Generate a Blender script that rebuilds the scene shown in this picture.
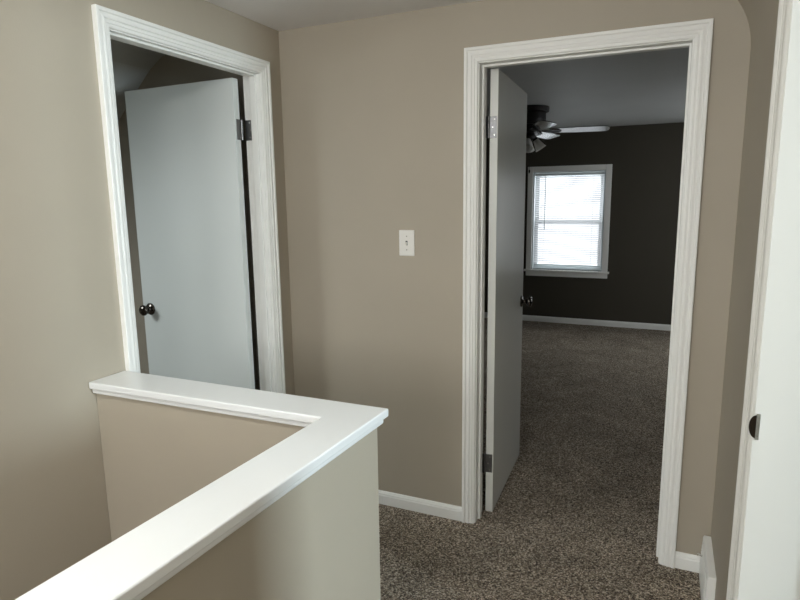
import bpy, bmesh, math, random
from mathutils import Vector, Matrix
random.seed(7)
S = bpy.context.scene
for o in list(bpy.data.objects):
    bpy.data.objects.remove(o, do_unlink=True)
COL = S.collection
R = math.radians

# ------------------------------------------------------------------ camera, world, lights, exposure
cam = bpy.data.cameras.new('camera')
cam.sensor_fit = 'HORIZONTAL'
cam.sensor_width = 36.0
cam.lens = 592.72 / 800 * 36.0
cam.clip_start = 0.02
co = bpy.data.objects.new('camera', cam)
COL.objects.link(co)
S.camera = co
rt = Vector((0.9135302, 0.40655408, -0.01327973))
up = Vector((-0.05686572, 0.15996765, 0.98548295))
fw = Vector((-0.40277644, 0.89951327, -0.16925427))
co.matrix_world = Matrix(((rt.x, up.x, -fw.x, 1.6986), (rt.y, up.y, -fw.y, -2.4505),
                          (rt.z, up.z, -fw.z, 1.4898), (0, 0, 0, 1)))

S.view_settings.view_transform = 'Standard'
S.view_settings.look = 'None'
S.view_settings.gamma = 1.0
S.view_settings.use_curve_mapping = False
S.view_settings.exposure = 0.41

w = bpy.data.worlds.new('daylight')
S.world = w
w.use_nodes = True
bg = w.node_tree.nodes['Background']
bg.inputs[0].default_value = (0.93, 0.97, 1.0, 1)
bg.inputs[1].default_value = 2.0


def area(name, loc, aim, sx, sy, power, col):
    l = bpy.data.lights.new(name, 'AREA')
    l.shape = 'RECTANGLE'
    l.size, l.size_y = sx, sy
    l.energy = power
    l.color = col
    o = bpy.data.objects.new(name, l)
    COL.objects.link(o)
    o.location = loc
    o.rotation_euler = (Vector(aim) - Vector(loc)).to_track_quat('-Z', 'Y').to_euler()
    return o


# daylight outside the windows, plus one added bedroom side light
area('daylight_hall_window', (1.05, -4.85, 1.75), (1.05, -3.0, 1.60), 1.5, 1.1, 38, (1.0, 0.995, 0.98))
area('daylight_side_room_window', (4.95, -1.72, 1.60), (3.0, -1.70, 1.45), 0.55, 0.9, 100, (0.76, 0.92, 1.0))
area('daylight_bedroom_window', (0.66, 5.00, 1.30), (0.66, 3.0, 1.15), 1.1, 1.4, 10, (0.92, 0.985, 1.0))
area('daylight_bedroom_other_window', (2.40, 5.00, 1.30), (2.40, 3.0, 1.15), 1.1, 1.4, 8, (0.92, 0.985, 1.0))
area('added_bedroom_side_light', (3.62, 3.30, 1.35), (1.5, 3.4, 1.3), 1.2, 1.3, 6, (0.92, 0.985, 1.0))  # added fill outside an unseen opening, brightens the bedroom
area('daylight_skylight', (-1.62, -1.42, 1.82), (-0.78, -0.4, 1.0), 0.5, 0.6, 13.5, (0.90, 0.985, 1.0))


# ------------------------------------------------------------------ materials
def mat(name, col, rough=0.5, metal=0.0, spec=0.5):
    m = bpy.data.materials.new(name)
    m.use_nodes = True
    b = m.node_tree.nodes['Principled BSDF']
    b.inputs['Base Color'].default_value = (*col, 1)
    b.inputs['Roughness'].default_value = rough
    b.inputs['Metallic'].default_value = metal
    b.inputs['Specular IOR Level'].default_value = spec
    return m


def srgb(r, g, b):
    f = lambda c: (c / 255 / 12.92) if c / 255 <= 0.04045 else ((c / 255 + 0.055) / 1.055) ** 2.4
    return (f(r), f(g), f(b))


def paint(name, col, rough=0.6, bump=0.05, scale=180.0, vary=0.03, spec=0.4):
    m = mat(name, col, rough, 0, spec)
    nt = m.node_tree
    b = nt.nodes['Principled BSDF']
    tc = nt.nodes.new('ShaderNodeTexCoord')
    n = nt.nodes.new('ShaderNodeTexNoise')
    n.inputs['Scale'].default_value = scale
    n.inputs['Detail'].default_value = 3
    nt.links.new(tc.outputs['Object'], n.inputs['Vector'])
    bp = nt.nodes.new('ShaderNodeBump')
    bp.inputs['Strength'].default_value = bump
    bp.inputs['Distance'].default_value = 0.004
    nt.links.new(n.outputs['Fac'], bp.inputs['Height'])
    nt.links.new(bp.outputs['Normal'], b.inputs['Normal'])
    n2 = nt.nodes.new('ShaderNodeTexNoise')
    n2.inputs['Scale'].default_value = 2.2
    n2.inputs['Detail'].default_value = 4
    nt.links.new(tc.outputs['Object'], n2.inputs['Vector'])
    r = nt.nodes.new('ShaderNodeValToRGB')
    r.color_ramp.elements[0].position = 0.3
    r.color_ramp.elements[1].position = 0.7
    r.color_ramp.elements[0].color = (*[c * (1 - vary) for c in col], 1)
    r.color_ramp.elements[1].color = (*[c * (1 + vary) for c in col], 1)
    nt.links.new(n2.outputs['Fac'], r.inputs['Fac'])
    nt.links.new(r.outputs['Color'], b.inputs['Base Color'])
    return m


M = {}
M['tan'] = paint('tan_wall_paint', srgb(176, 167, 151), 0.55)
M['brown'] = paint('brown_wall_paint', srgb(72, 68, 59), 0.7, spec=0.25)
M['ceiling'] = paint('ceiling_paint', srgb(236, 234, 233), 0.7, 0.12, 90)
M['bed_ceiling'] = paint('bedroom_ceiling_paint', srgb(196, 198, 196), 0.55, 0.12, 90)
M['white'] = mat('white_trim_paint', srgb(243, 243, 239), 0.38)
M['shaded_white'] = mat('shaded_white_trim_paint', srgb(222, 221, 215), 0.4)  # white trim greyed for the right frame, its shade put into the colour
M['cap'] = paint('white_cap_paint', srgb(237, 239, 239), 0.3, 0.02, 30, 0.006, 0.5)
M['door'] = paint('door_paint', srgb(224, 225, 220), 0.24, 0.03, 70, 0.012, 0.5)
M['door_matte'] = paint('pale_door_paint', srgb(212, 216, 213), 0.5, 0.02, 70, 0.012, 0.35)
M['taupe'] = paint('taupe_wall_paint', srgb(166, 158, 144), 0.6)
M['plastic'] = mat('switch_plastic', srgb(238, 236, 230), 0.3)
M['dark_metal'] = mat('dark_nickel', (0.10, 0.09, 0.08), 0.18, 1.0)
M['steel'] = mat('brushed_steel', (0.22, 0.22, 0.22), 0.42, 1.0)
M['screw'] = mat('screw_steel', (0.8, 0.8, 0.78), 0.25, 1.0)
M['slot'] = mat('dark_slot', (0.02, 0.02, 0.02), 0.6)
M['bronze'] = mat('oil_rubbed_bronze', (0.010, 0.008, 0.007), 0.45, 0.0, 0.25)
M['blade'] = mat('fan_blade_finish', (0.055, 0.04, 0.035), 0.16, 0.0, 0.9)
_b = M['blade'].node_tree.nodes['Principled BSDF']
_b.inputs['Coat Weight'].default_value = 1.0
_b.inputs['Coat Roughness'].default_value = 0.08
_b.inputs['Coat IOR'].default_value = 1.7
M['vinyl'] = mat('window_vinyl', srgb(225, 232, 234), 0.35)


def carpet_material():
    m = mat('speckled_brown_carpet', (0.1, 0.08, 0.06), 1.0, 0, 0.05)
    nt = m.node_tree
    b = nt.nodes['Principled BSDF']
    tc = nt.nodes.new('ShaderNodeTexCoord')
    v = nt.nodes.new('ShaderNodeTexVoronoi')
    v.inputs['Scale'].default_value = 210
    nt.links.new(tc.outputs['Object'], v.inputs['Vector'])
    ramp = nt.nodes.new('ShaderNodeValToRGB')
    el = ramp.color_ramp.elements
    el[0].position, el[0].color = 0.10, (*srgb(70, 58, 47), 1)
    el[1].position, el[1].color = 0.92, (*srgb(226, 213, 194), 1)
    for pos, c in ((0.30, (116, 101, 86)), (0.55, (152, 137, 119)), (0.78, (188, 173, 153))):
        e = el.new(pos)
        e.color = (*srgb(*c), 1)
    sep = nt.nodes.new('ShaderNodeSeparateColor')
    nt.links.new(v.outputs['Color'], sep.inputs[0])
    nt.links.new(sep.outputs[0], ramp.inputs['Fac'])
    n = nt.nodes.new('ShaderNodeTexNoise')
    n.inputs['Scale'].default_value = 3.5
    n.inputs['Detail'].default_value = 5
    n.inputs['Distortion'].default_value = 0.8
    nt.links.new(tc.outputs['Object'], n.inputs['Vector'])
    mr = nt.nodes.new('ShaderNodeMapRange')
    mr.inputs[1].default_value, mr.inputs[2].default_value = 0.3, 0.7
    mr.inputs[3].default_value, mr.inputs[4].default_value = 0.80, 1.18
    nt.links.new(n.outputs['Fac'], mr.inputs[0])
    mx = nt.nodes.new('ShaderNodeMix')
    mx.data_type = 'RGBA'
    mx.blend_type = 'MULTIPLY'
    mx.inputs[0].default_value = 1.0
    nt.links.new(ramp.outputs['Color'], mx.inputs[6])
    nt.links.new(mr.outputs[0], mx.inputs[7])
    nt.links.new(mx.outputs[2], b.inputs['Base Color'])
    bp = nt.nodes.new('ShaderNodeBump')
    b.inputs['Sheen Weight'].default_value = 0.12
    b.inputs['Sheen Roughness'].default_value = 0.4
    bp.inputs['Strength'].default_value = 0.9
    bp.inputs['Distance'].default_value = 0.012
    bp.invert = True
    nt.links.new(v.outputs['Distance'], bp.inputs['Height'])
    nt.links.new(bp.outputs['Normal'], b.inputs['Normal'])
    return m


M['carpet'] = carpet_material()


def glass_material():
    m = bpy.data.materials.new('window_glass')
    m.use_nodes = True
    nt = m.node_tree
    nt.nodes.clear()
    out = nt.nodes.new('ShaderNodeOutputMaterial')
    mix = nt.nodes.new('ShaderNodeMixShader')
    mix.inputs[0].default_value = 0.06
    t = nt.nodes.new('ShaderNodeBsdfTransparent')
    g = nt.nodes.new('ShaderNodeBsdfGlossy')
    g.inputs['Roughness'].default_value = 0.02
    nt.links.new(t.outputs[0], mix.inputs[1])
    nt.links.new(g.outputs[0], mix.inputs[2])
    nt.links.new(mix.outputs[0], out.inputs[0])
    return m


M['glass'] = glass_material()


def translucent(name, col, fac):
    m = bpy.data.materials.new(name)
    m.use_nodes = True
    nt = m.node_tree
    nt.nodes.clear()
    out = nt.nodes.new('ShaderNodeOutputMaterial')
    mix = nt.nodes.new('ShaderNodeMixShader')
    mix.inputs[0].default_value = fac
    d = nt.nodes.new('ShaderNodeBsdfDiffuse')
    t = nt.nodes.new('ShaderNodeBsdfTranslucent')
    d.inputs[0].default_value = (*col, 1)
    t.inputs[0].default_value = (*col, 1)
    nt.links.new(d.outputs[0], mix.inputs[1])
    nt.links.new(t.outputs[0], mix.inputs[2])
    nt.links.new(mix.outputs[0], out.inputs[0])
    return m


M['slat'] = translucent('blind_slat_vinyl', (0.88, 0.88, 0.89), 0.32)
M['shade'] = translucent('frosted_shade_glass', (0.80, 0.79, 0.76), 0.5)


# ------------------------------------------------------------------ mesh helpers
def link(name, bm, material, parent=None, smooth=False, bevel=0.0, seg=2):
    bmesh.ops.recalc_face_normals(bm, faces=bm.faces)
    me = bpy.data.meshes.new(name)
    bm.to_mesh(me)
    bm.free()
    for m in (material if isinstance(material, (list, tuple)) else [material]):
        me.materials.append(m)
    if smooth:
        for p in me.polygons:
            p.use_smooth = True
    o = bpy.data.objects.new(name, me)
    COL.objects.link(o)
    if bevel:
        b = o.modifiers.new('bevel', 'BEVEL')
        b.width = bevel
        b.segments = seg
        b.limit_method = 'ANGLE'
    if parent:
        o.parent = parent
        o.matrix_parent_inverse = parent.matrix_world.inverted()
    return o


def box(bm, x0, x1, y0, y1, z0, z1, mi=0):
    vs = [bm.verts.new((x, y, z)) for x in (x0, x1) for y in (y0, y1) for z in (z0, z1)]
    for f in ((0, 1, 3, 2), (4, 6, 7, 5), (0, 4, 5, 1), (2, 3, 7, 6), (0, 2, 6, 4), (1, 5, 7, 3)):
        bm.faces.new([vs[i] for i in f]).material_index = mi
    return vs


def boxes(*bs):
    bm = bmesh.new()
    for b in bs:
        box(bm, *b)
    return bm


def prism(bm, pts, vec):
    """closed polygon pts (3D) extruded along vec"""
    a = [bm.verts.new(p) for p in pts]
    b = [bm.verts.new(Vector(p) + Vector(vec)) for p in pts]
    bm.faces.new(a)
    bm.faces.new(b[::-1])
    n = len(pts)
    for i in range(n):
        bm.faces.new((a[i], a[(i + 1) % n], b[(i + 1) % n], b[i]))


def sweep(bm, path, frames, prof, closed_ends=True):
    """profile (u, t) placed at each path point by (U, T) vectors"""
    rings = []
    for p, (U, T) in zip(path, frames):
        rings.append([bm.verts.new(Vector(p) + Vector(U) * u + Vector(T) * t) for u, t in prof])
    n = len(prof)
    for a, b in zip(rings, rings[1:]):
        for i in range(n):
            bm.faces.new((a[i], a[(i + 1) % n], b[(i + 1) % n], b[i]))
    if closed_ends:
        bm.faces.new(rings[0])
        bm.faces.new(rings[-1][::-1])


def lathe(bm, prof, origin, axis, seg=24):
    """prof: (radius, height) pairs turned about axis through origin"""
    ax = Vector(axis).normalized()
    q = Vector((0, 0, 1)).rotation_difference(ax)
    rings = []
    for r, h in prof:
        ring = []
        if r < 1e-6:
            ring = [bm.verts.new(Vector(origin) + q @ Vector((0, 0, h)))]
        else:
            for k in range(seg):
                a = 2 * math.pi * k / seg
                ring.append(bm.verts.new(Vector(origin) + q @ Vector((r * math.cos(a), r * math.sin(a), h))))
        rings.append(ring)
    for a, b in zip(rings, rings[1:]):
        for k in range(seg):
            k2 = (k + 1) % seg
            if len(a) == 1 and len(b) > 1:
                bm.faces.new((a[0], b[k], b[k2]))
            elif len(b) == 1 and len(a) > 1:
                bm.faces.new((a[k], b[0], a[k2]))
            elif len(a) > 1:
                bm.faces.new((a[k], b[k], b[k2], a[k2]))


def tube(bm, p0, p1, r, seg=12):
    d = Vector(p1) - Vector(p0)
    lathe(bm, [(0, 0), (r, 0), (r, d.length), (0, d.length)], p0, d, seg)


def empty(name, loc, rz=0):
    o = bpy.data.objects.new(name, None)
    COL.objects.link(o)
    o.location = loc
    o.rotation_euler = (0, 0, rz)
    o.empty_display_size = 0.1
    bpy.context.view_layer.update()
    return o


def tag(o, label, cat, group=None, kind=None):
    o['label'] = label
    o['category'] = cat
    if group:
        o['group'] = group
    if kind:
        o['kind'] = kind
    return o


def struct(o, label, cat):
    return tag(o, label, cat, None, 'structure')


# ------------------------------------------------------------------ dimensions
W = 1.929        # right wall
H = 2.263        # hall ceiling
T = 0.115        # wall thickness
TR = 0.20        # right wall thickness
TL = 0.090       # left wall thickness
HB = 2.235       # bedroom ceiling
YF = 4.640       # bedroom far wall
BACK = -4.60     # hall wall behind the camera
CW = 0.0560      # casing width
# bedroom doorway (back wall): jamb faces
BX0, BX1, BZ = 0.969, 1.748, 2.027
# left doorway: jamb faces
LY0, LY1, LZ = -0.954, -0.164, 2.045
# right doorway
RY0, RY1, RZ = -1.555, -0.797, 2.035
J = 0.018        # jamb thickness

# ------------------------------------------------------------------ floors
bm = bmesh.new()
box(bm, 0.90, W + TR, BACK, 0.0, -0.25, 0.0)
box(bm, -TL, 0.90, -1.12, 0.0, -0.25, 0.0)
box(bm, -TL, 0.90, BACK, -3.40, -0.25, 0.0)
struct(link('floor', bm, M['carpet']), 'speckled brown carpet on the landing floor', 'floor')
bm = boxes((-0.5, 3.4, 0.0, YF + T, -0.25, 0.0))
struct(link('floor_bedroom', bm, M['carpet']), 'brown carpet in the dark bedroom beyond the open doorway', 'floor')
bm = boxes((-1.9, -TL, -2.75, 0.0, -0.25, 0.0))
struct(link('floor_left_room', bm, M['carpet']), 'carpet in the room behind the left door', 'floor')
bm = boxes((W + TR, 4.8, -3.3, 0.0, -0.25, 0.0))
struct(link('floor_right_room', bm, M['carpet']), 'carpet in the room through the right doorway', 'floor')
# carpeted stairs inside the stairwell
bm = bmesh.new()
n = 9
for k in range(n):
    y1 = -3.40 + k * 0.25
    box(bm, 0.0, 0.90, y1, -1.12, -2.0, -0.19 * (k + 1))
struct(link('stair_flight', bm, M['carpet']), 'carpeted stairs descending behind the half wall', 'stairs')

# ------------------------------------------------------------------ walls


def wall_mesh(bs, fn=None):
    bm = boxes(*bs)
    if fn:
        for f in bm.faces:
            f.normal_update()
    bmesh.ops.recalc_face_normals(bm, faces=bm.faces)
    if fn:
        for f in bm.faces:
            f.material_index = fn(f.normal, f.calc_center_median())
    return bm


# back wall with the bedroom doorway; tan on the hall side, brown on the bedroom side
bm = wall_mesh([(-TL, BX0 - J, 0, T, -0.25, H + 0.05), (BX1 + J, W + TR, 0, T, -0.25, H + 0.05),
                (BX0 - J, BX1 + J, 0, T, BZ + J, H + 0.05)],
               lambda nrm, c: 1 if nrm.y > 0.5 else 0)
struct(link('wall_back', bm, [M['tan'], M['brown']]), 'tan wall with the light switch and the bedroom doorway', 'wall')
bm = boxes((-1.9, -TL, 0, T, -0.25, H + 0.05))
struct(link('wall_left_room_back', bm, M['taupe']), 'dark brown wall seen above the left door', 'wall')
bm = boxes((W + TR, 4.9, 0, T, -0.25, H + 0.05))
struct(link('wall_right_room_back', bm, M['tan']), 'wall of the room through the right doorway', 'wall')

# left wall with its doorway, running down into the stairwell
bm = wall_mesh([(-TL, 0, LY1 + J, 0, -0.25, H + 0.05), (-TL, 0, BACK, LY0 - J, -2.0, H + 0.05),
                (-TL, 0, LY0 - J, LY1 + J, LZ + J, H + 0.05)],
               lambda nrm, c: 1 if nrm.x < -0.5 else 0)
struct(link('wall_left', bm, [M['tan'], M['taupe']]), 'tan wall on the left running down into the stairwell', 'wall')

# right wall with its doorway, coved into the ceiling
CR = 0.285
bm = wall_mesh([(W, W + TR, RY1 + J, 0, -0.25, H + 0.05), (W, W + TR, BACK, RY0 - J, -0.25, H + 0.05),
                (W, W + TR, RY0 - J, RY1 + J, RZ + J, H + 0.05)])
struct(link('wall_right', bm, M['tan']), 'narrow tan wall at right between the bedroom doorway and the white doorway', 'wall')
bm = bmesh.new()
NC = 28
pts = []
for k in range(NC + 1):
    a = math.pi / 2 * k / NC
    pts.append((W - CR + CR * math.cos(a), BACK, H - CR + CR * math.sin(a)))
pts += [(W - CR, BACK, H + 0.004), (W + 0.004, BACK, H + 0.004), (W + 0.004, BACK, H - CR)]
prism(bm, pts, (0, -BACK, 0))
me_ = link('ceiling_cove', bm, M['tan'])
for p in list(me_.data.polygons)[2:2 + NC]:
    p.use_smooth = False
struct(me_, 'tan plaster cove curving from the right wall into the ceiling', 'cove')

# wall behind the camera with its window opening
wx0, wx1, wz0, wz1 = 0.40, 1.75, 1.15, 2.20
bm = boxes((-TL, wx0, BACK - T, BACK, -0.25, H + 0.05), (wx1, W + T, BACK - T, BACK, -0.25, H + 0.05),
           (wx0, wx1, BACK - T, BACK, -0.25, wz0), (wx0, wx1, BACK - T, BACK, wz1, H + 0.05))
struct(link('wall_front', bm, M['tan']), 'tan wall behind the viewer with a window', 'wall')

# bedroom walls
fx0, fx1, fz0, fz1 = 0.252, 1.058, 0.632, 1.768
GX = 1.74        # spacing to the second bedroom window
bm = boxes((-0.5, fx0, YF, YF + T, -0.25, HB + 0.05), (fx1, fx0 + GX, YF, YF + T, -0.25, HB + 0.05),
           (fx1 + GX, 3.4, YF, YF + T, -0.25, HB + 0.05),
           (fx0, fx1, YF, YF + T, -0.25, fz0), (fx0, fx1, YF, YF + T, fz1, HB + 0.05),
           (fx0 + GX, fx1 + GX, YF, YF + T, -0.25, fz0), (fx0 + GX, fx1 + GX, YF, YF + T, fz1, HB + 0.05))
struct(link('wall_bedroom_far', bm, M['brown']), 'dark brown bedroom wall around the window', 'wall')
bm = boxes((-0.5, -0.4, T, YF, -0.25, HB + 0.05))
struct(link('wall_bedroom_left', bm, M['brown']), 'dark brown bedroom wall hidden behind the open door', 'wall')
bm = boxes((3.3, 3.4, T, 2.7, -0.25, HB + 0.05), (3.3, 3.4, 3.9, YF, -0.25, HB + 0.05), (3.3, 3.4, 2.7, 3.9, -0.25, 0.7), (3.3, 3.4, 2.7, 3.9, 1.9, HB + 0.05))  # opening added out of view to admit the extra bedroom light
struct(link('wall_bedroom_right', bm, M['brown']), 'dark brown bedroom wall beyond the doorway', 'wall')

# left room: knee wall, slope, rear wall
bm = boxes((-1.9, -1.8, -2.75, 0, -0.25, 1.3))
struct(link('wall_left_room_knee', bm, M['taupe']), 'low knee wall of the room behind the left door', 'wall')
bm = boxes((-1.9, -TL, -2.75, -2.65, -0.25, H + 0.05))
struct(link('wall_left_room_near', bm, M['taupe']), 'near wall of the room behind the left door', 'wall')
# right room walls and window opening
gy0, gy1, gz0, gz1 = -2.00, -1.44, 1.05, 2.0
bm = boxes((4.7, 4.8, -3.3, gy0, -0.25, H + 0.05), (4.7, 4.8, gy1, 0, -0.25, H + 0.05),
           (4.7, 4.8, gy0, gy1, -0.25, gz0), (4.7, 4.8, gy0, gy1, gz1, H + 0.05))
struct(link('wall_right_room_far', bm, M['tan']), 'window wall of the room through the right doorway', 'wall')
bm = boxes((W + TR, 4.8, -3.4, -3.3, -0.25, H + 0.05))
struct(link('wall_right_room_near', bm, M['tan']), 'near wall of the room through the right doorway', 'wall')

# ------------------------------------------------------------------ ceilings
bm = boxes((-TL, W + T, BACK - T, T, H, H + 0.08))
struct(link('ceiling', bm, M['ceiling']), 'flat pale grey ceiling over the landing', 'ceiling')
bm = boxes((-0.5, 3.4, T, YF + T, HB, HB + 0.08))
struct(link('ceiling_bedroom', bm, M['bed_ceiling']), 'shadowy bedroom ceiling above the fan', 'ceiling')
bm = boxes((W + TR, 4.8, -3.4, T, H, H + 0.08))
struct(link('ceiling_right_room', bm, M['ceiling']), 'ceiling of the room through the right doorway', 'ceiling')
# left room ceiling: flat strip, soft bend, slope down to the knee wall, with a skylight hole
prof = [(-TL, H), (-0.56, H), (-0.65, H - 0.010), (-0.73, H - 0.040), (-0.815, H - 0.095), (-0.915, H - 0.185),
        (-1.20, H - 0.455), (-1.70, H - 0.925), (-1.92, H - 1.13)]
sky_y0, sky_y1 = -1.75, -1.05
bm = bmesh.new()
th = Vector((-0.055, 0, 0.06))
for k, ((xa, za), (xb, zb)) in enumerate(zip(prof, prof[1:])):
    spans = [(-2.75, 0.0)] if k != 6 else [(-2.75, sky_y0), (sky_y1, 0.0)]
    for ya, yb in spans:
        prism(bm, [(xa, ya, za), (xb, ya, zb), (xb + th.x, ya, zb + th.z), (xa + th.x, ya, za + th.z)], (0, yb - ya, 0))
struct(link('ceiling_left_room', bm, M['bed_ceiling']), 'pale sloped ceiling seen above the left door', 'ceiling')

# ------------------------------------------------------------------ door casings and jambs
CP = [(0, 0), (0, 0.0185), (0.003, 0.020), (0.0125, 0.020), (0.0150, 0.0175), (0.0165, 0.0150), (0.024, 0.0155),
      (0.0300, 0.0172), (0.0345, 0.0172), (0.0360, 0.0140), (0.0420, 0.0125), (0.0475, 0.0135), (0.0500, 0.0110),
      (0.0555, 0.0105), (0.0600, 0.0095), (0.0625, 0.0070), (0.0625, 0)]
CP = [(u * CW / 0.0625, t) for u, t in CP]


def casing(bm, to3, nrm, a0, a1, ztop):
    """U-shaped mitred casing. to3(a, z) -> point on the wall, a along the wall, inner edges a0 < a1 and ztop"""
    A = Vector(to3(1, 0)) - Vector(to3(0, 0))
    Z = Vector((0, 0, 1))
    N = Vector(nrm)
    path = [Vector(to3(a0 - CW, 0.0)), Vector(to3(a0 - CW, ztop + CW)), Vector(to3(a1 + CW, ztop + CW)), Vector(to3(a1 + CW, 0.0))]
    frames = [(A, N), (A - Z, N), (-A - Z, N), (-A, N)]
    sweep(bm, path, frames, CP)


def frame(name, to3, nrm, a0, a1, zt, depth, stop0, label, pm='white'):
    """casing (both sides of the wall), jamb boards and stops. nrm points to the hall"""
    N = Vector(nrm)
    bm = bmesh.new()
    casing(bm, to3, nrm, a0 - 0.004, a1 + 0.004, zt + 0.004)
    root = link(name, bm, M[pm])
    struct(root, label, 'door frame')
    bm = bmesh.new()

    def slab(aa, ab, za, zb, da, db):
        c = []
        for a in (aa, ab):
            for d in (da, db):
                for z in (za, zb):
                    c.append(Vector(to3(a, z)) - N * d)
        vs = [bm.verts.new(p) for p in c]
        for f in ((0, 1, 3, 2), (4, 6, 7, 5), (0, 4, 5, 1), (2, 3, 7, 6), (0, 2, 6, 4), (1, 5, 7, 3)):
            bm.faces.new([vs[i] for i in f])
    slab(a0 - J, a0, 0, zt, 0, depth)
    slab(a1, a1 + J, 0, zt, 0, depth)
    slab(a0 - J, a1 + J, zt, zt + J, 0, depth)
    link('jamb', bm, M[pm], root)
    bm = bmesh.new()
    s0, s1, st = stop0, stop0 + 0.034, 0.009
    slab(a0, a0 + st, 0, zt, s0, s1)
    slab(a1 - st, a1, 0, zt, s0, s1)
    slab(a0 + st, a1 - st, zt - st, zt, s0, s1)
    link('door_stop', bm, M[pm], root, bevel=0.002)
    return root


tb = frame('trim_1', lambda a, z: (a, 0, z), (0, -1, 0), BX0, BX1, BZ, T, 0.040, 'white moulded frame around the open bedroom doorway')
tl = frame('trim_2', lambda a, z: (0, a, z), (1, 0, 0), LY0, LY1, LZ, TL, 0.018, 'white moulded frame around the left doorway')
tr = frame('trim_3', lambda a, z: (W, a, z), (-1, 0, 0), RY0, RY1, RZ, TR, 0.150, 'white frame of the doorway at the right edge with a steel strike plate', 'shaded_white')

# strike plate with its curved lip on the right frame
bm = bmesh.new()
zc = 0.912
box(bm, W + 0.004, W + 0.013, RY1 - 0.0015, RY1 + 0.001, zc - 0.034, zc + 0.034)
pl = link('strike_plate', bm, M['screw'], tr)
pl['label'] = 'bright steel strike plate'
bm = bmesh.new()
arc = []
for k in range(17):
    a = -math.pi / 2 + math.pi * k / 16
    arc.append((0.020 * math.cos(a), 0.030 * math.sin(a)))
lay = []
for u, z in arc:      # half-disc lip bending round the jamb edge towards the hall
    lay.append((W + 0.0045 - u * 0.75, RY1 - 0.0018 + 0.2 * u, zc + z))
prism(bm, lay, (0.0, -0.0016, 0))
link('strike_lip', bm, M['dark_metal'], pl)
for z in (-0.024, 0.024):
    bm = bmesh.new()
    lathe(bm, [(0, 0), (0.0030, 0), (0.0026, 0.001), (0, 0.0012)], (W + 0.0085, RY1 - 0.0014, zc + z), (0, -1, 0), 10)
    link('screw', bm, M['screw'], pl)


# ------------------------------------------------------------------ doors
def knob_prof():
    return [(0, 0), (0.031, 0), (0.0315, 0.003), (0.029, 0.007), (0.020, 0.010), (0.0125, 0.013), (0.0105, 0.020), (0.0115, 0.027),
            (0.018, 0.031), (0.0245, 0.037), (0.0275, 0.045), (0.0265, 0.052), (0.020, 0.058), (0.010, 0.061), (0, 0.0615)]


def door(name, label, hinge, ang, width, zb, zt, side=1, paint_m='door'):
    """slab in local coords: x along the door from the hinge, y = thickness behind the hall face"""
    th = 0.035
    root = empty(name, (hinge[0], hinge[1], 0), ang)
    struct(root, label, 'door')

    def local(bm, nm, m, parent=root, **k):
        bm.transform(root.matrix_world)
        return link(nm, bm, m, parent, **k)
    bm = boxes((0, width, min(0, side * th), max(0, side * th), zb, zt))
    local(bm, 'door_panel', M[paint_m], bevel=0.0015)
    zk = 0.940 if side < 0 else 0.922
    xk = width - 0.054
    for sgn, y in ((-side, 0.0), (side, side * th)):
        bm = bmesh.new()
        lathe(bm, knob_prof(), (xk, y, zk), (0, sgn, 0), 28)
        k_ = local(bm, 'door_knob', M['dark_metal'], smooth=True)
        k_['label'] = 'round dark metal knob'
        bm = bmesh.new()
        lathe(bm, [(0, 0), (0.003, 0), (0.003, 0.001), (0, 0.0014)], (xk, y + sgn * 0.0612, zk), (0, sgn, 0), 10)
        local(bm, 'keyhole', M['slot'], k_)
    bm = boxes((width - 0.001, width + 0.0015, side * th / 2 - 0.012, side * th / 2 + 0.012, zk - 0.028, zk + 0.028))
    local(bm, 'latch_plate', M['steel'])
    return root, local, th


def hinge_part(local, th, z, leafw, jamb_box, m=None):
    """barrel at the back corner of the hinge edge, a leaf on the door edge and one on the jamb (world box)"""
    m = m or M['steel']
    hh = 0.045
    bm = boxes((-0.0025, 0.0005, th - leafw, th, z - hh, z + hh))
    for k in range(5):
        za = z - hh + k * 2 * hh / 5
        tube(bm, (-0.004, th + 0.004, za + 0.0006), (-0.004, th + 0.004, za + 2 * hh / 5 - 0.0006), 0.0062, 14)
    lathe(bm, [(0, 0), (0.0055, 0), (0.004, 0.004), (0, 0.005)], (-0.004, th + 0.004, z + hh), (0, 0, 1), 12)
    h = local(bm, 'hinge', m)
    h['label'] = 'grey steel butt hinge'
    for dz, dy in ((-0.032, 0.010), (0.0, 0.018), (0.032, 0.010)):
        bm = bmesh.new()
        lathe(bm, [(0, 0), (0.0036, 0), (0.003, 0.0012), (0, 0.0014)], (-0.0024, th - leafw + dy, z + dz), (-1, 0, 0), 10)
        local(bm, 'screw', M['screw'], h)
    if jamb_box:
        bm = boxes((*jamb_box, z - hh, z + hh))
        link('jamb_leaf', bm, m, h)


# bedroom door: opened flat against the bedroom side (hall face towards +x)
rb, lb, th = door('door_1', 'dark flat bedroom door standing open inside the back doorway', (1.018, 0.118), R(92.2), 0.69, 0.004, 2.024)
for z in (1.785, 0.25):
    hinge_part(lb, th, z, 0.030, (BX0, BX0 + 0.0025, 0.080, T))
# left door: opened into the left room (hall face towards the viewer)
rl, ll, th = door('door_2', 'flat pale door standing open inside the left doorway behind the half wall', (-0.092, -0.236), R(180 - 2.0), 0.684, 0.012, 2.026, -1, 'door_matte')


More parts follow.
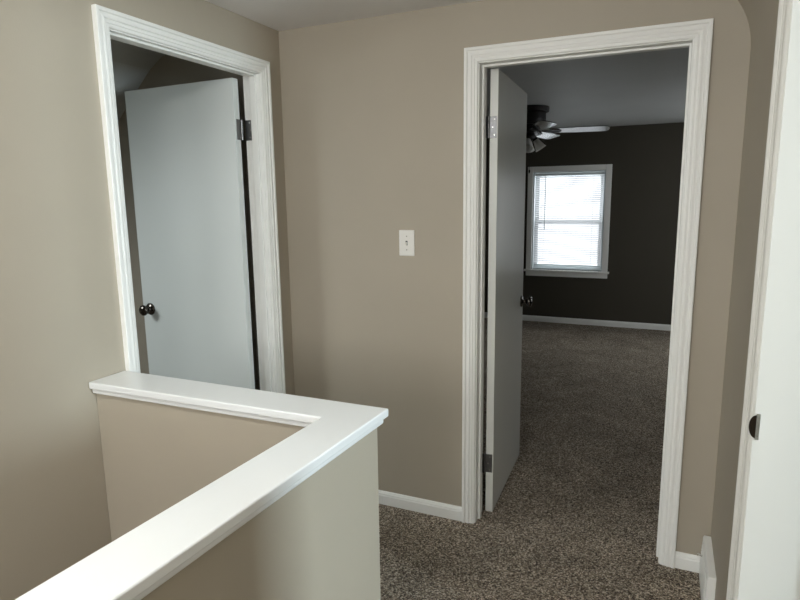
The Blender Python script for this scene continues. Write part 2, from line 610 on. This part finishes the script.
# the left door's slab lies on the far side (y+) of its hall face: rebuild hinge pieces in world space
for z in (1.805, 0.25):
    hh = 0.045
    bm = boxes((-0.0915, -0.089, -0.226, -0.203, z - hh, z + hh))
    for k in range(5):
        za = z - hh + k * 2 * hh / 5
        tube(bm, (-0.092, -0.189, za + 0.0006), (-0.092, -0.189, za + 2 * hh / 5 - 0.0006), 0.0065, 14)
    h = link('hinge', bm, M['steel'], rl)
    h['label'] = 'grey steel butt hinge'
    bm = boxes((-0.088, -0.054, LY1 - 0.0025, LY1, z - hh, z + hh))
    link('jamb_leaf', bm, M['steel'], h)
    for dz, dx in ((-0.032, 0.0), (0.0, 0.008), (0.032, 0.0)):
        bm = bmesh.new()
        lathe(bm, [(0, 0), (0.0036, 0), (0.003, 0.0012), (0, 0.0014)], (-0.066 + dx, LY1 - 0.0024, z + dz), (0, -1, 0), 10)
        link('screw', bm, M['screw'], h)

# ------------------------------------------------------------------ baseboards
BP = [(0, 0), (0.013, 0), (0.013, 0.046), (0.0105, 0.050), (0.0105, 0.055), (0.007, 0.060), (0.004, 0.065), (0, 0.067)]


def baseboard(name, p0, p1, nrm, label, m=None):
    bm = bmesh.new()
    N = Vector(nrm)
    pts = [Vector(p0) + N * u + Vector((0, 0, z)) for u, z in BP]
    prism(bm, pts, Vector(p1) - Vector(p0))
    struct(link(name, bm, m or M['white']), label, 'baseboard')


baseboard('baseboard_back', (0, 0, 0), (BX0 - 0.004 - CW, 0, 0), (0, -1, 0), 'white baseboard under the light switch left of the bedroom doorway')
baseboard('baseboard_back_right', (BX1 + 0.004 + CW, 0, 0), (W, 0, 0), (0, -1, 0), 'short white baseboard right of the bedroom doorway')
baseboard('baseboard_right', (W, -0.325, 0), (W, RY1 + CW + 0.005, 0), (-1, 0, 0), 'white baseboard on the right wall before the register')
baseboard('baseboard_left', (0, LY1 + CW + 0.005, 0), (0, -0.0135, 0), (1, 0, 0), 'white baseboard in the corner beside the left doorway')
baseboard('baseboard_bedroom', (-0.4, YF, 0), (3.3, YF, 0), (0, -1, 0), 'pale baseboard along the far bedroom wall')

# ------------------------------------------------------------------ half wall round the stairwell
hw = empty('half_wall', (0.945, -1.09, 0))
tag(hw, 'tan half wall with a wide white cap wrapping the stairwell corner', 'half wall', None, 'thing')
BYN, BYF, YE = -1.126, -1.045, -3.40
KX = 0.040       # the long leg leans a little towards the stairs


def lx(x, y, y0):
    return x + KX * (y - y0)


def lshape(off, z0, z1, bm):
    xi, xo = 0.903 - off, 0.994 + off
    yn, yf = BYN - off, BYF + off
    L = [(0.002, yn), (lx(xi, yn, yn), yn), (lx(xi, YE, yn), YE), (lx(xo, YE, yf), YE), (xo, yf), (0.002, yf)]
    L[0] = (0.002, yn - 0.014)
    prism(bm, [(x, y, z0) for x, y in L], (0, 0, z1 - z0))
    return bm


link('wall_panel', lshape(0.0, 0.0005, 0.882, bmesh.new()), M['tan'], hw)
bm = bmesh.new()
xb = lx(0.903, YE, BYN)
prism(bm, [(0.0, BYN - 0.014, -1.8), (0.903, BYN, -1.8), (xb, YE, -1.8), (0.9029, YE, -1.8), (0.9035, -1.121, -1.8), (0.0, -1.121, -1.8)], (0, 0, 1.797))
struct(link('wall_stairwell', bm, M['tan']), 'tan stairwell lining below the half wall', 'wall')


def ell(off, z0, z1):
    return lshape(off, z0, z1, bmesh.new())


cap = link('cap', ell(0.0250, 0.887, 0.911), M['cap'], hw, bevel=0.004, seg=3)
cap['label'] = 'glossy white cap board'
mo = link('moulding', ell(0.0150, 0.869, 0.888), M['cap'], cap, bevel=0.005, seg=2)

# ------------------------------------------------------------------ light switch
sw = empty('light_switch', (0.640, 0.0, 1.291))
tag(sw, 'white light switch plate on the tan wall left of the bedroom doorway', 'light switch')
bm = boxes((0.603, 0.677, -0.006, 0.0, 1.233, 1.349))
link('switch_plate', bm, M['plastic'], sw, bevel=0.003, seg=3)
bm = boxes((0.6352, 0.6448, -0.0065, -0.0055, 1.281, 1.301))
link('toggle_slot', bm, M['slot'], sw)
bm = bmesh.new()
prism(bm, [(0.6365, -0.005, 1.283), (0.6365, -0.005, 1.297), (0.6365, -0.017, 1.287), (0.6365, -0.0175, 1.281)], (0.007, 0, 0))
link('toggle', bm, M['plastic'], sw, bevel=0.001)
for z in (1.261, 1.321):
    bm = bmesh.new()
    lathe(bm, [(0, 0), (0.0032, 0), (0.0026, 0.0011), (0, 0.0013)], (0.640, -0.006, z), (0, -1, 0), 12)
    link('screw', bm, M['screw'], sw)

# ------------------------------------------------------------------ baseboard register
rg = empty('baseboard_register', (1.91, -0.16, 0))
tag(rg, 'white metal baseboard register at the foot of the right wall corner', 'register')
ry0, ry1, rzt = -0.305, -0.022, 0.172
bm = bmesh.new()
prism(bm, [(W, ry0, 0.0), (1.897, ry0, 0.0), (1.897, ry0, 0.035), (1.901, ry0, rzt - 0.010), (1.904, ry0, rzt), (W, ry0, rzt)], (0, ry1 - ry0, 0))
link('register_body', bm, M['white'], rg, bevel=0.002)
bm = bmesh.new()
for k in range(7):
    t = (k + 1) / 8
    z = 0.045 + t * 0.105
    x = 1.897 + (z - 0.035) / (rzt - 0.010 - 0.035) * 0.004
    box(bm, x - 0.003, x + 0.002, ry0 + 0.02, ry1 - 0.02, z - 0.0035, z + 0.0035)
link('louvre', bm, M['white'], rg)
bm = bmesh.new()
tube(bm, (1.905, -0.10, 0.125), (1.886, -0.10, 0.130), 0.0035)
lathe(bm, [(0, 0), (0.005, 0.0), (0.006, 0.004), (0.004, 0.008), (0, 0.009)], (1.887, -0.10, 0.130), (-1, 0, 0.1), 12)
link('damper_lever', bm, M['screw'], rg)

# ------------------------------------------------------------------ bedroom window
wn = empty('window_1', (0.655, YF, fz0))
struct(wn, 'double hung bedroom window in a pale frame on the dark wall', 'window')
bm = bmesh.new()
cw2 = 0.062
for (a, b, c, d) in ((fx0 - cw2, fx0, fz0, fz1 + cw2), (fx1, fx1 + cw2, fz0, fz1 + cw2), (fx0, fx1, fz1, fz1 + cw2)):
    box(bm, a, b, YF - 0.018, YF, c, d)
link('window_casing', bm, M['white'], wn, bevel=0.004)
bm = boxes((fx0 - cw2 - 0.018, fx1 + cw2 + 0.018, YF - 0.045, YF + 0.03, fz0 - 0.022, fz0))
link('window_stool', bm, M['white'], wn, bevel=0.004)
bm = boxes((fx0 - cw2, fx1 + cw2, YF - 0.016, YF, fz0 - 0.078, fz0 - 0.022))
link('window_apron', bm, M['white'], wn, bevel=0.003)
bm = boxes((fx0, fx0 + 0.015, YF, YF + T, fz0, fz1), (fx1 - 0.015, fx1, YF, YF + T, fz0, fz1),
           (fx0 + 0.015, fx1 - 0.015, YF, YF + T, fz1 - 0.015, fz1), (fx0 + 0.015, fx1 - 0.015, YF + 0.03, YF + T, fz0, fz0 + 0.015))
link('window_frame', bm, M['vinyl'], wn)
zm = 1.185
for nm, ya, za, zb_ in (('lower_sash', 0.055, fz0 + 0.015, zm + 0.018), ('upper_sash', 0.085, zm - 0.018, fz1 - 0.015)):
    xa, xb = fx0 + 0.015, fx1 - 0.015
    sw_ = 0.045
    ya += YF
    bm = boxes((xa, xa + sw_, ya, ya + 0.026, za, zb_), (xb - sw_, xb, ya, ya + 0.026, za, zb_),
               (xa + sw_, xb - sw_, ya, ya + 0.026, za, za + 0.036), (xa + sw_, xb - sw_, ya, ya + 0.026, zb_ - 0.036, zb_))
    s_ = link(nm, bm, M['vinyl'], wn)
    bm = boxes((xa + sw_, xb - sw_, ya + 0.010, ya + 0.014, za + 0.036, zb_ - 0.036))
    link('pane', bm, M['glass'], s_)

# mini blind hanging in it
bl = empty('mini_blind', (0.655, YF + 0.025, fz1))
tag(bl, 'white mini blind lowered almost to the sill in the bedroom window', 'blind')
bx0, bx1 = fx0 + 0.020, fx1 - 0.020
bm = boxes((bx0, bx1, YF + 0.006, YF + 0.036, fz1 - 0.045, fz1 - 0.018))
link('headrail', bm, M['vinyl'], bl, bevel=0.002)
bm = bmesh.new()
z = fz1 - 0.062
ct, st_ = math.cos(R(40)), math.sin(R(40))
zlast = z
while z > fz0 + 0.075:
    hw_ = 0.0125
    cy = YF + 0.022
    pts = [(bx0, cy - hw_ * ct, z - hw_ * st_), (bx0, cy - 0.004 * ct, z - 0.004 * st_ + 0.0016), (bx0, cy + 0.004 * ct, z + 0.004 * st_ + 0.0016),
           (bx0, cy + hw_ * ct, z + hw_ * st_), (bx0, cy + 0.004 * ct, z + 0.004 * st_ + 0.0010), (bx0, cy - 0.004 * ct, z - 0.004 * st_ + 0.0010)]
    prism(bm, pts, (bx1 - bx0, 0, 0))
    zlast = z
    z -= 0.0215
link('slats', bm, M['slat'], bl)
bm = boxes((bx0, bx1, YF + 0.010, YF + 0.034, zlast - 0.030, zlast - 0.018))
link('bottom_rail', bm, M['vinyl'], bl, bevel=0.002)
for x in (bx0 + 0.11, bx1 - 0.11):
    bm = bmesh.new()
    for y in (YF + 0.0085, YF + 0.0355):
        tube(bm, (x, y, zlast - 0.02), (x, y, fz1 - 0.03), 0.0009, 6)
    link('ladder_cord', bm, M['vinyl'], bl)
bm = bmesh.new()
tube(bm, (bx0 + 0.125, YF - 0.002, fz1 - 0.045), (bx0 + 0.125, YF - 0.004, 1.10), 0.004, 8)
tube(bm, (bx0 + 0.125, YF + 0.006, fz1 - 0.040), (bx0 + 0.125, YF - 0.002, fz1 - 0.050), 0.003, 8)
link('tilt_wand', bm, M['vinyl'], bl)


def copy_tree(o, parent=None, shift=(0, 0, 0)):
    c = o.copy()
    COL.objects.link(c)
    if parent:
        c.parent = parent
        c.matrix_parent_inverse = o.matrix_parent_inverse
    else:
        c.location = Vector(o.location) + Vector(shift)
    for ch in list(o.children):
        copy_tree(ch, c)
    return c


c = copy_tree(wn, None, (GX, 0, 0))
c.name = 'window_4'
c['label'] = 'second bedroom window out of sight behind the right door frame'
c = copy_tree(bl, None, (GX, 0, 0))
c['label'] = 'mini blind in the second bedroom window out of sight'


# simple frames in the windows out of view, where the daylight comes in
def plain_window(name, label, pts_boxes):
    o = link(name, boxes(*pts_boxes), M['white'])
    struct(o, label, 'window')


yb = BACK - T
plain_window('window_2', 'window in the wall behind the viewer', [
    (wx0, wx0 + 0.03, yb, BACK, wz0, wz1), (wx1 - 0.03, wx1, yb, BACK, wz0, wz1),
    (wx0, wx1, yb, BACK, wz1 - 0.03, wz1), (wx0, wx1, yb, BACK, wz0, wz0 + 0.03), (wx0, wx1, yb + 0.04, yb + 0.07, 1.66, 1.70)])
plain_window('window_3', 'window in the room through the right doorway', [
    (4.7, 4.8, gy0, gy0 + 0.03, gz0, gz1), (4.7, 4.8, gy1 - 0.03, gy1, gz0, gz1),
    (4.7, 4.8, gy0, gy1, gz0, gz0 + 0.03), (4.7, 4.8, gy0, gy1, gz1 - 0.03, gz1)])

# ------------------------------------------------------------------ ceiling fan in the bedroom
FX, FY = 0.575, 2.80
cf = empty('ceiling_fan', (FX, FY, HB))
tag(cf, 'dark ceiling fan with glass light shades on the bedroom ceiling', 'ceiling fan')
bm = bmesh.new()
lathe(bm, [(0, 0), (0.168, 0), (0.170, 0.012), (0.168, 0.040), (0.150, 0.046), (0.143, 0.052), (0.145, 0.100), (0.138, 0.128),
           (0.110, 0.142), (0, 0.145)], (FX, FY, HB), (0, 0, -1), 40)
link('motor_housing', bm, M['bronze'], cf, smooth=False)
bm = bmesh.new()
lathe(bm, [(0, 0.14), (0.085, 0.14), (0.090, 0.155), (0.090, 0.205), (0.070, 0.212), (0.052, 0.218), (0.056, 0.226), (0.066, 0.236),
           (0.062, 0.256), (0.040, 0.272), (0.012, 0.278), (0.008, 0.290), (0, 0.292)], (FX, FY, HB), (0, 0, -1), 32)
link('hub', bm, M['bronze'], cf)
ZB = HB - 0.196
for k in range(5):
    a = R(8 + 72 * k)
    ca, sa = math.cos(a), math.sin(a)
    rot = Matrix.Translation((FX, FY, ZB)) @ Matrix.Rotation(a, 4, 'Z') @ Matrix.Rotation(R(-12), 4, 'X')
    bm = bmesh.new()
    out = [(0.175, -0.045), (0.20, -0.052), (0.40, -0.064), (0.58, -0.067), (0.635, -0.060), (0.655, -0.038), (0.660, 0.0),
           (0.655, 0.038), (0.635, 0.060), (0.58, 0.067), (0.40, 0.064), (0.20, 0.052), (0.175, 0.045)]
    prism(bm, [(x, y, -0.003) for x, y in out], (0, 0, 0.006))
    bm.transform(rot)
    link('blade', bm, M['blade'], cf)
    bm = bmesh.new()
    prism(bm, [(0.075, -0.016, 0.001), (0.165, -0.012, -0.009), (0.20, -0.036, -0.009), (0.255, -0.030, -0.009), (0.275, 0, -0.009),
               (0.255, 0.030, -0.009), (0.20, 0.036, -0.009), (0.165, 0.012, -0.009), (0.075, 0.016, 0.001)], (0, 0, 0.005))
    bm.transform(rot)
    link('blade_iron', bm, M['bronze'], cf)
for k in range(4):
    a = R(8 + 90 * k)
    d = Vector((math.cos(a), math.sin(a), 0))
    base = Vector((FX, FY, HB - 0.246)) + d * 0.048
    ax = (d * 0.62 + Vector((0, 0, -1))).normalized()
    bm = bmesh.new()
    lathe(bm, [(0, -0.01), (0.018, -0.008), (0.021, 0.004), (0.024, 0.028), (0, 0.030)], base, ax, 18)
    h = link('lamp_socket', bm, M['bronze'], cf)
    bm = bmesh.new()
    prof = [(0.027, 0.030), (0.032, 0.050), (0.040, 0.085), (0.050, 0.120), (0.060, 0.142), (0.0575, 0.142), (0.047, 0.118),
            (0.037, 0.085), (0.029, 0.052), (0.024, 0.032), (0.027, 0.030)]
    prof = [(r * 0.82, 0.012 + (h - 0.012) * 0.80) for r, h in prof]
    lathe(bm, prof, base, ax, 36)
    for v in bm.verts:      # ribbed glass
        rel = v.co - base
        hgt = rel.dot(ax)
        rad = rel - ax * hgt
        ang = math.atan2(rad.dot(ax.cross(d).normalized()), rad.dot(d))
        v.co += rad.normalized() * 0.0014 * math.cos(18 * ang)
    s_ = link('lamp_shade', bm, M['shade'], h, smooth=True)
    s_['label'] = 'ribbed frosted glass shade'
    bm = bmesh.new()
    lathe(bm, [(0, 0.030), (0.010, 0.035), (0.016, 0.055), (0.020, 0.072), (0.015, 0.088), (0, 0.094)], base, ax, 16)
    link('bulb', bm, M['plastic'], h, smooth=True)
for dx, zl in ((-0.030, 1.725), (0.020, 1.720)):
    bm = bmesh.new()
    tube(bm, (FX + dx, FY - 0.02, zl), (FX + dx, FY - 0.02, HB - 0.262), 0.0012, 6)
    c_ = link('pull_chain', bm, M['bronze'], cf)
    bm = bmesh.new()
    lathe(bm, [(0, 0), (0.006, 0.006), (0.0075, 0.018), (0.005, 0.030), (0, 0.034)], (FX + dx, FY - 0.02, zl), (0, 0, -1), 12)
    link('chain_fob', bm, M['bronze'], c_)

# ------------------------------------------------------------------ hall ceiling lamp, unseen, added for overhead light on cap and floor
LX, LY = 0.95, -2.25
lm = empty('added_ceiling_lamp', (LX, LY, H))
tag(lm, 'added unseen flush glass ceiling lamp over the landing above the viewer', 'ceiling lamp')
bm = bmesh.new()
lathe(bm, [(0, 0), (0.165, 0), (0.168, 0.010), (0.160, 0.022), (0, 0.024)], (LX, LY, H), (0, 0, -1), 40)
link('added_lamp_base', bm, M['screw'], lm)
glow = bpy.data.materials.new('added_lamp_glow')
glow.use_nodes = True
nt = glow.node_tree
b = nt.nodes['Principled BSDF']
b.inputs['Base Color'].default_value = (0.9, 0.9, 0.88, 1)
b.inputs['Emission Color'].default_value = (0.97, 1.0, 0.98, 1)
b.inputs['Emission Strength'].default_value = 47
bm = bmesh.new()
lathe(bm, [(0.150, 0.020), (0.152, 0.040), (0.140, 0.070), (0.110, 0.095), (0.060, 0.112), (0, 0.118)], (LX, LY, H), (0, 0, -1), 40)
link('lamp_shade', bm, glow, lm, smooth=True)
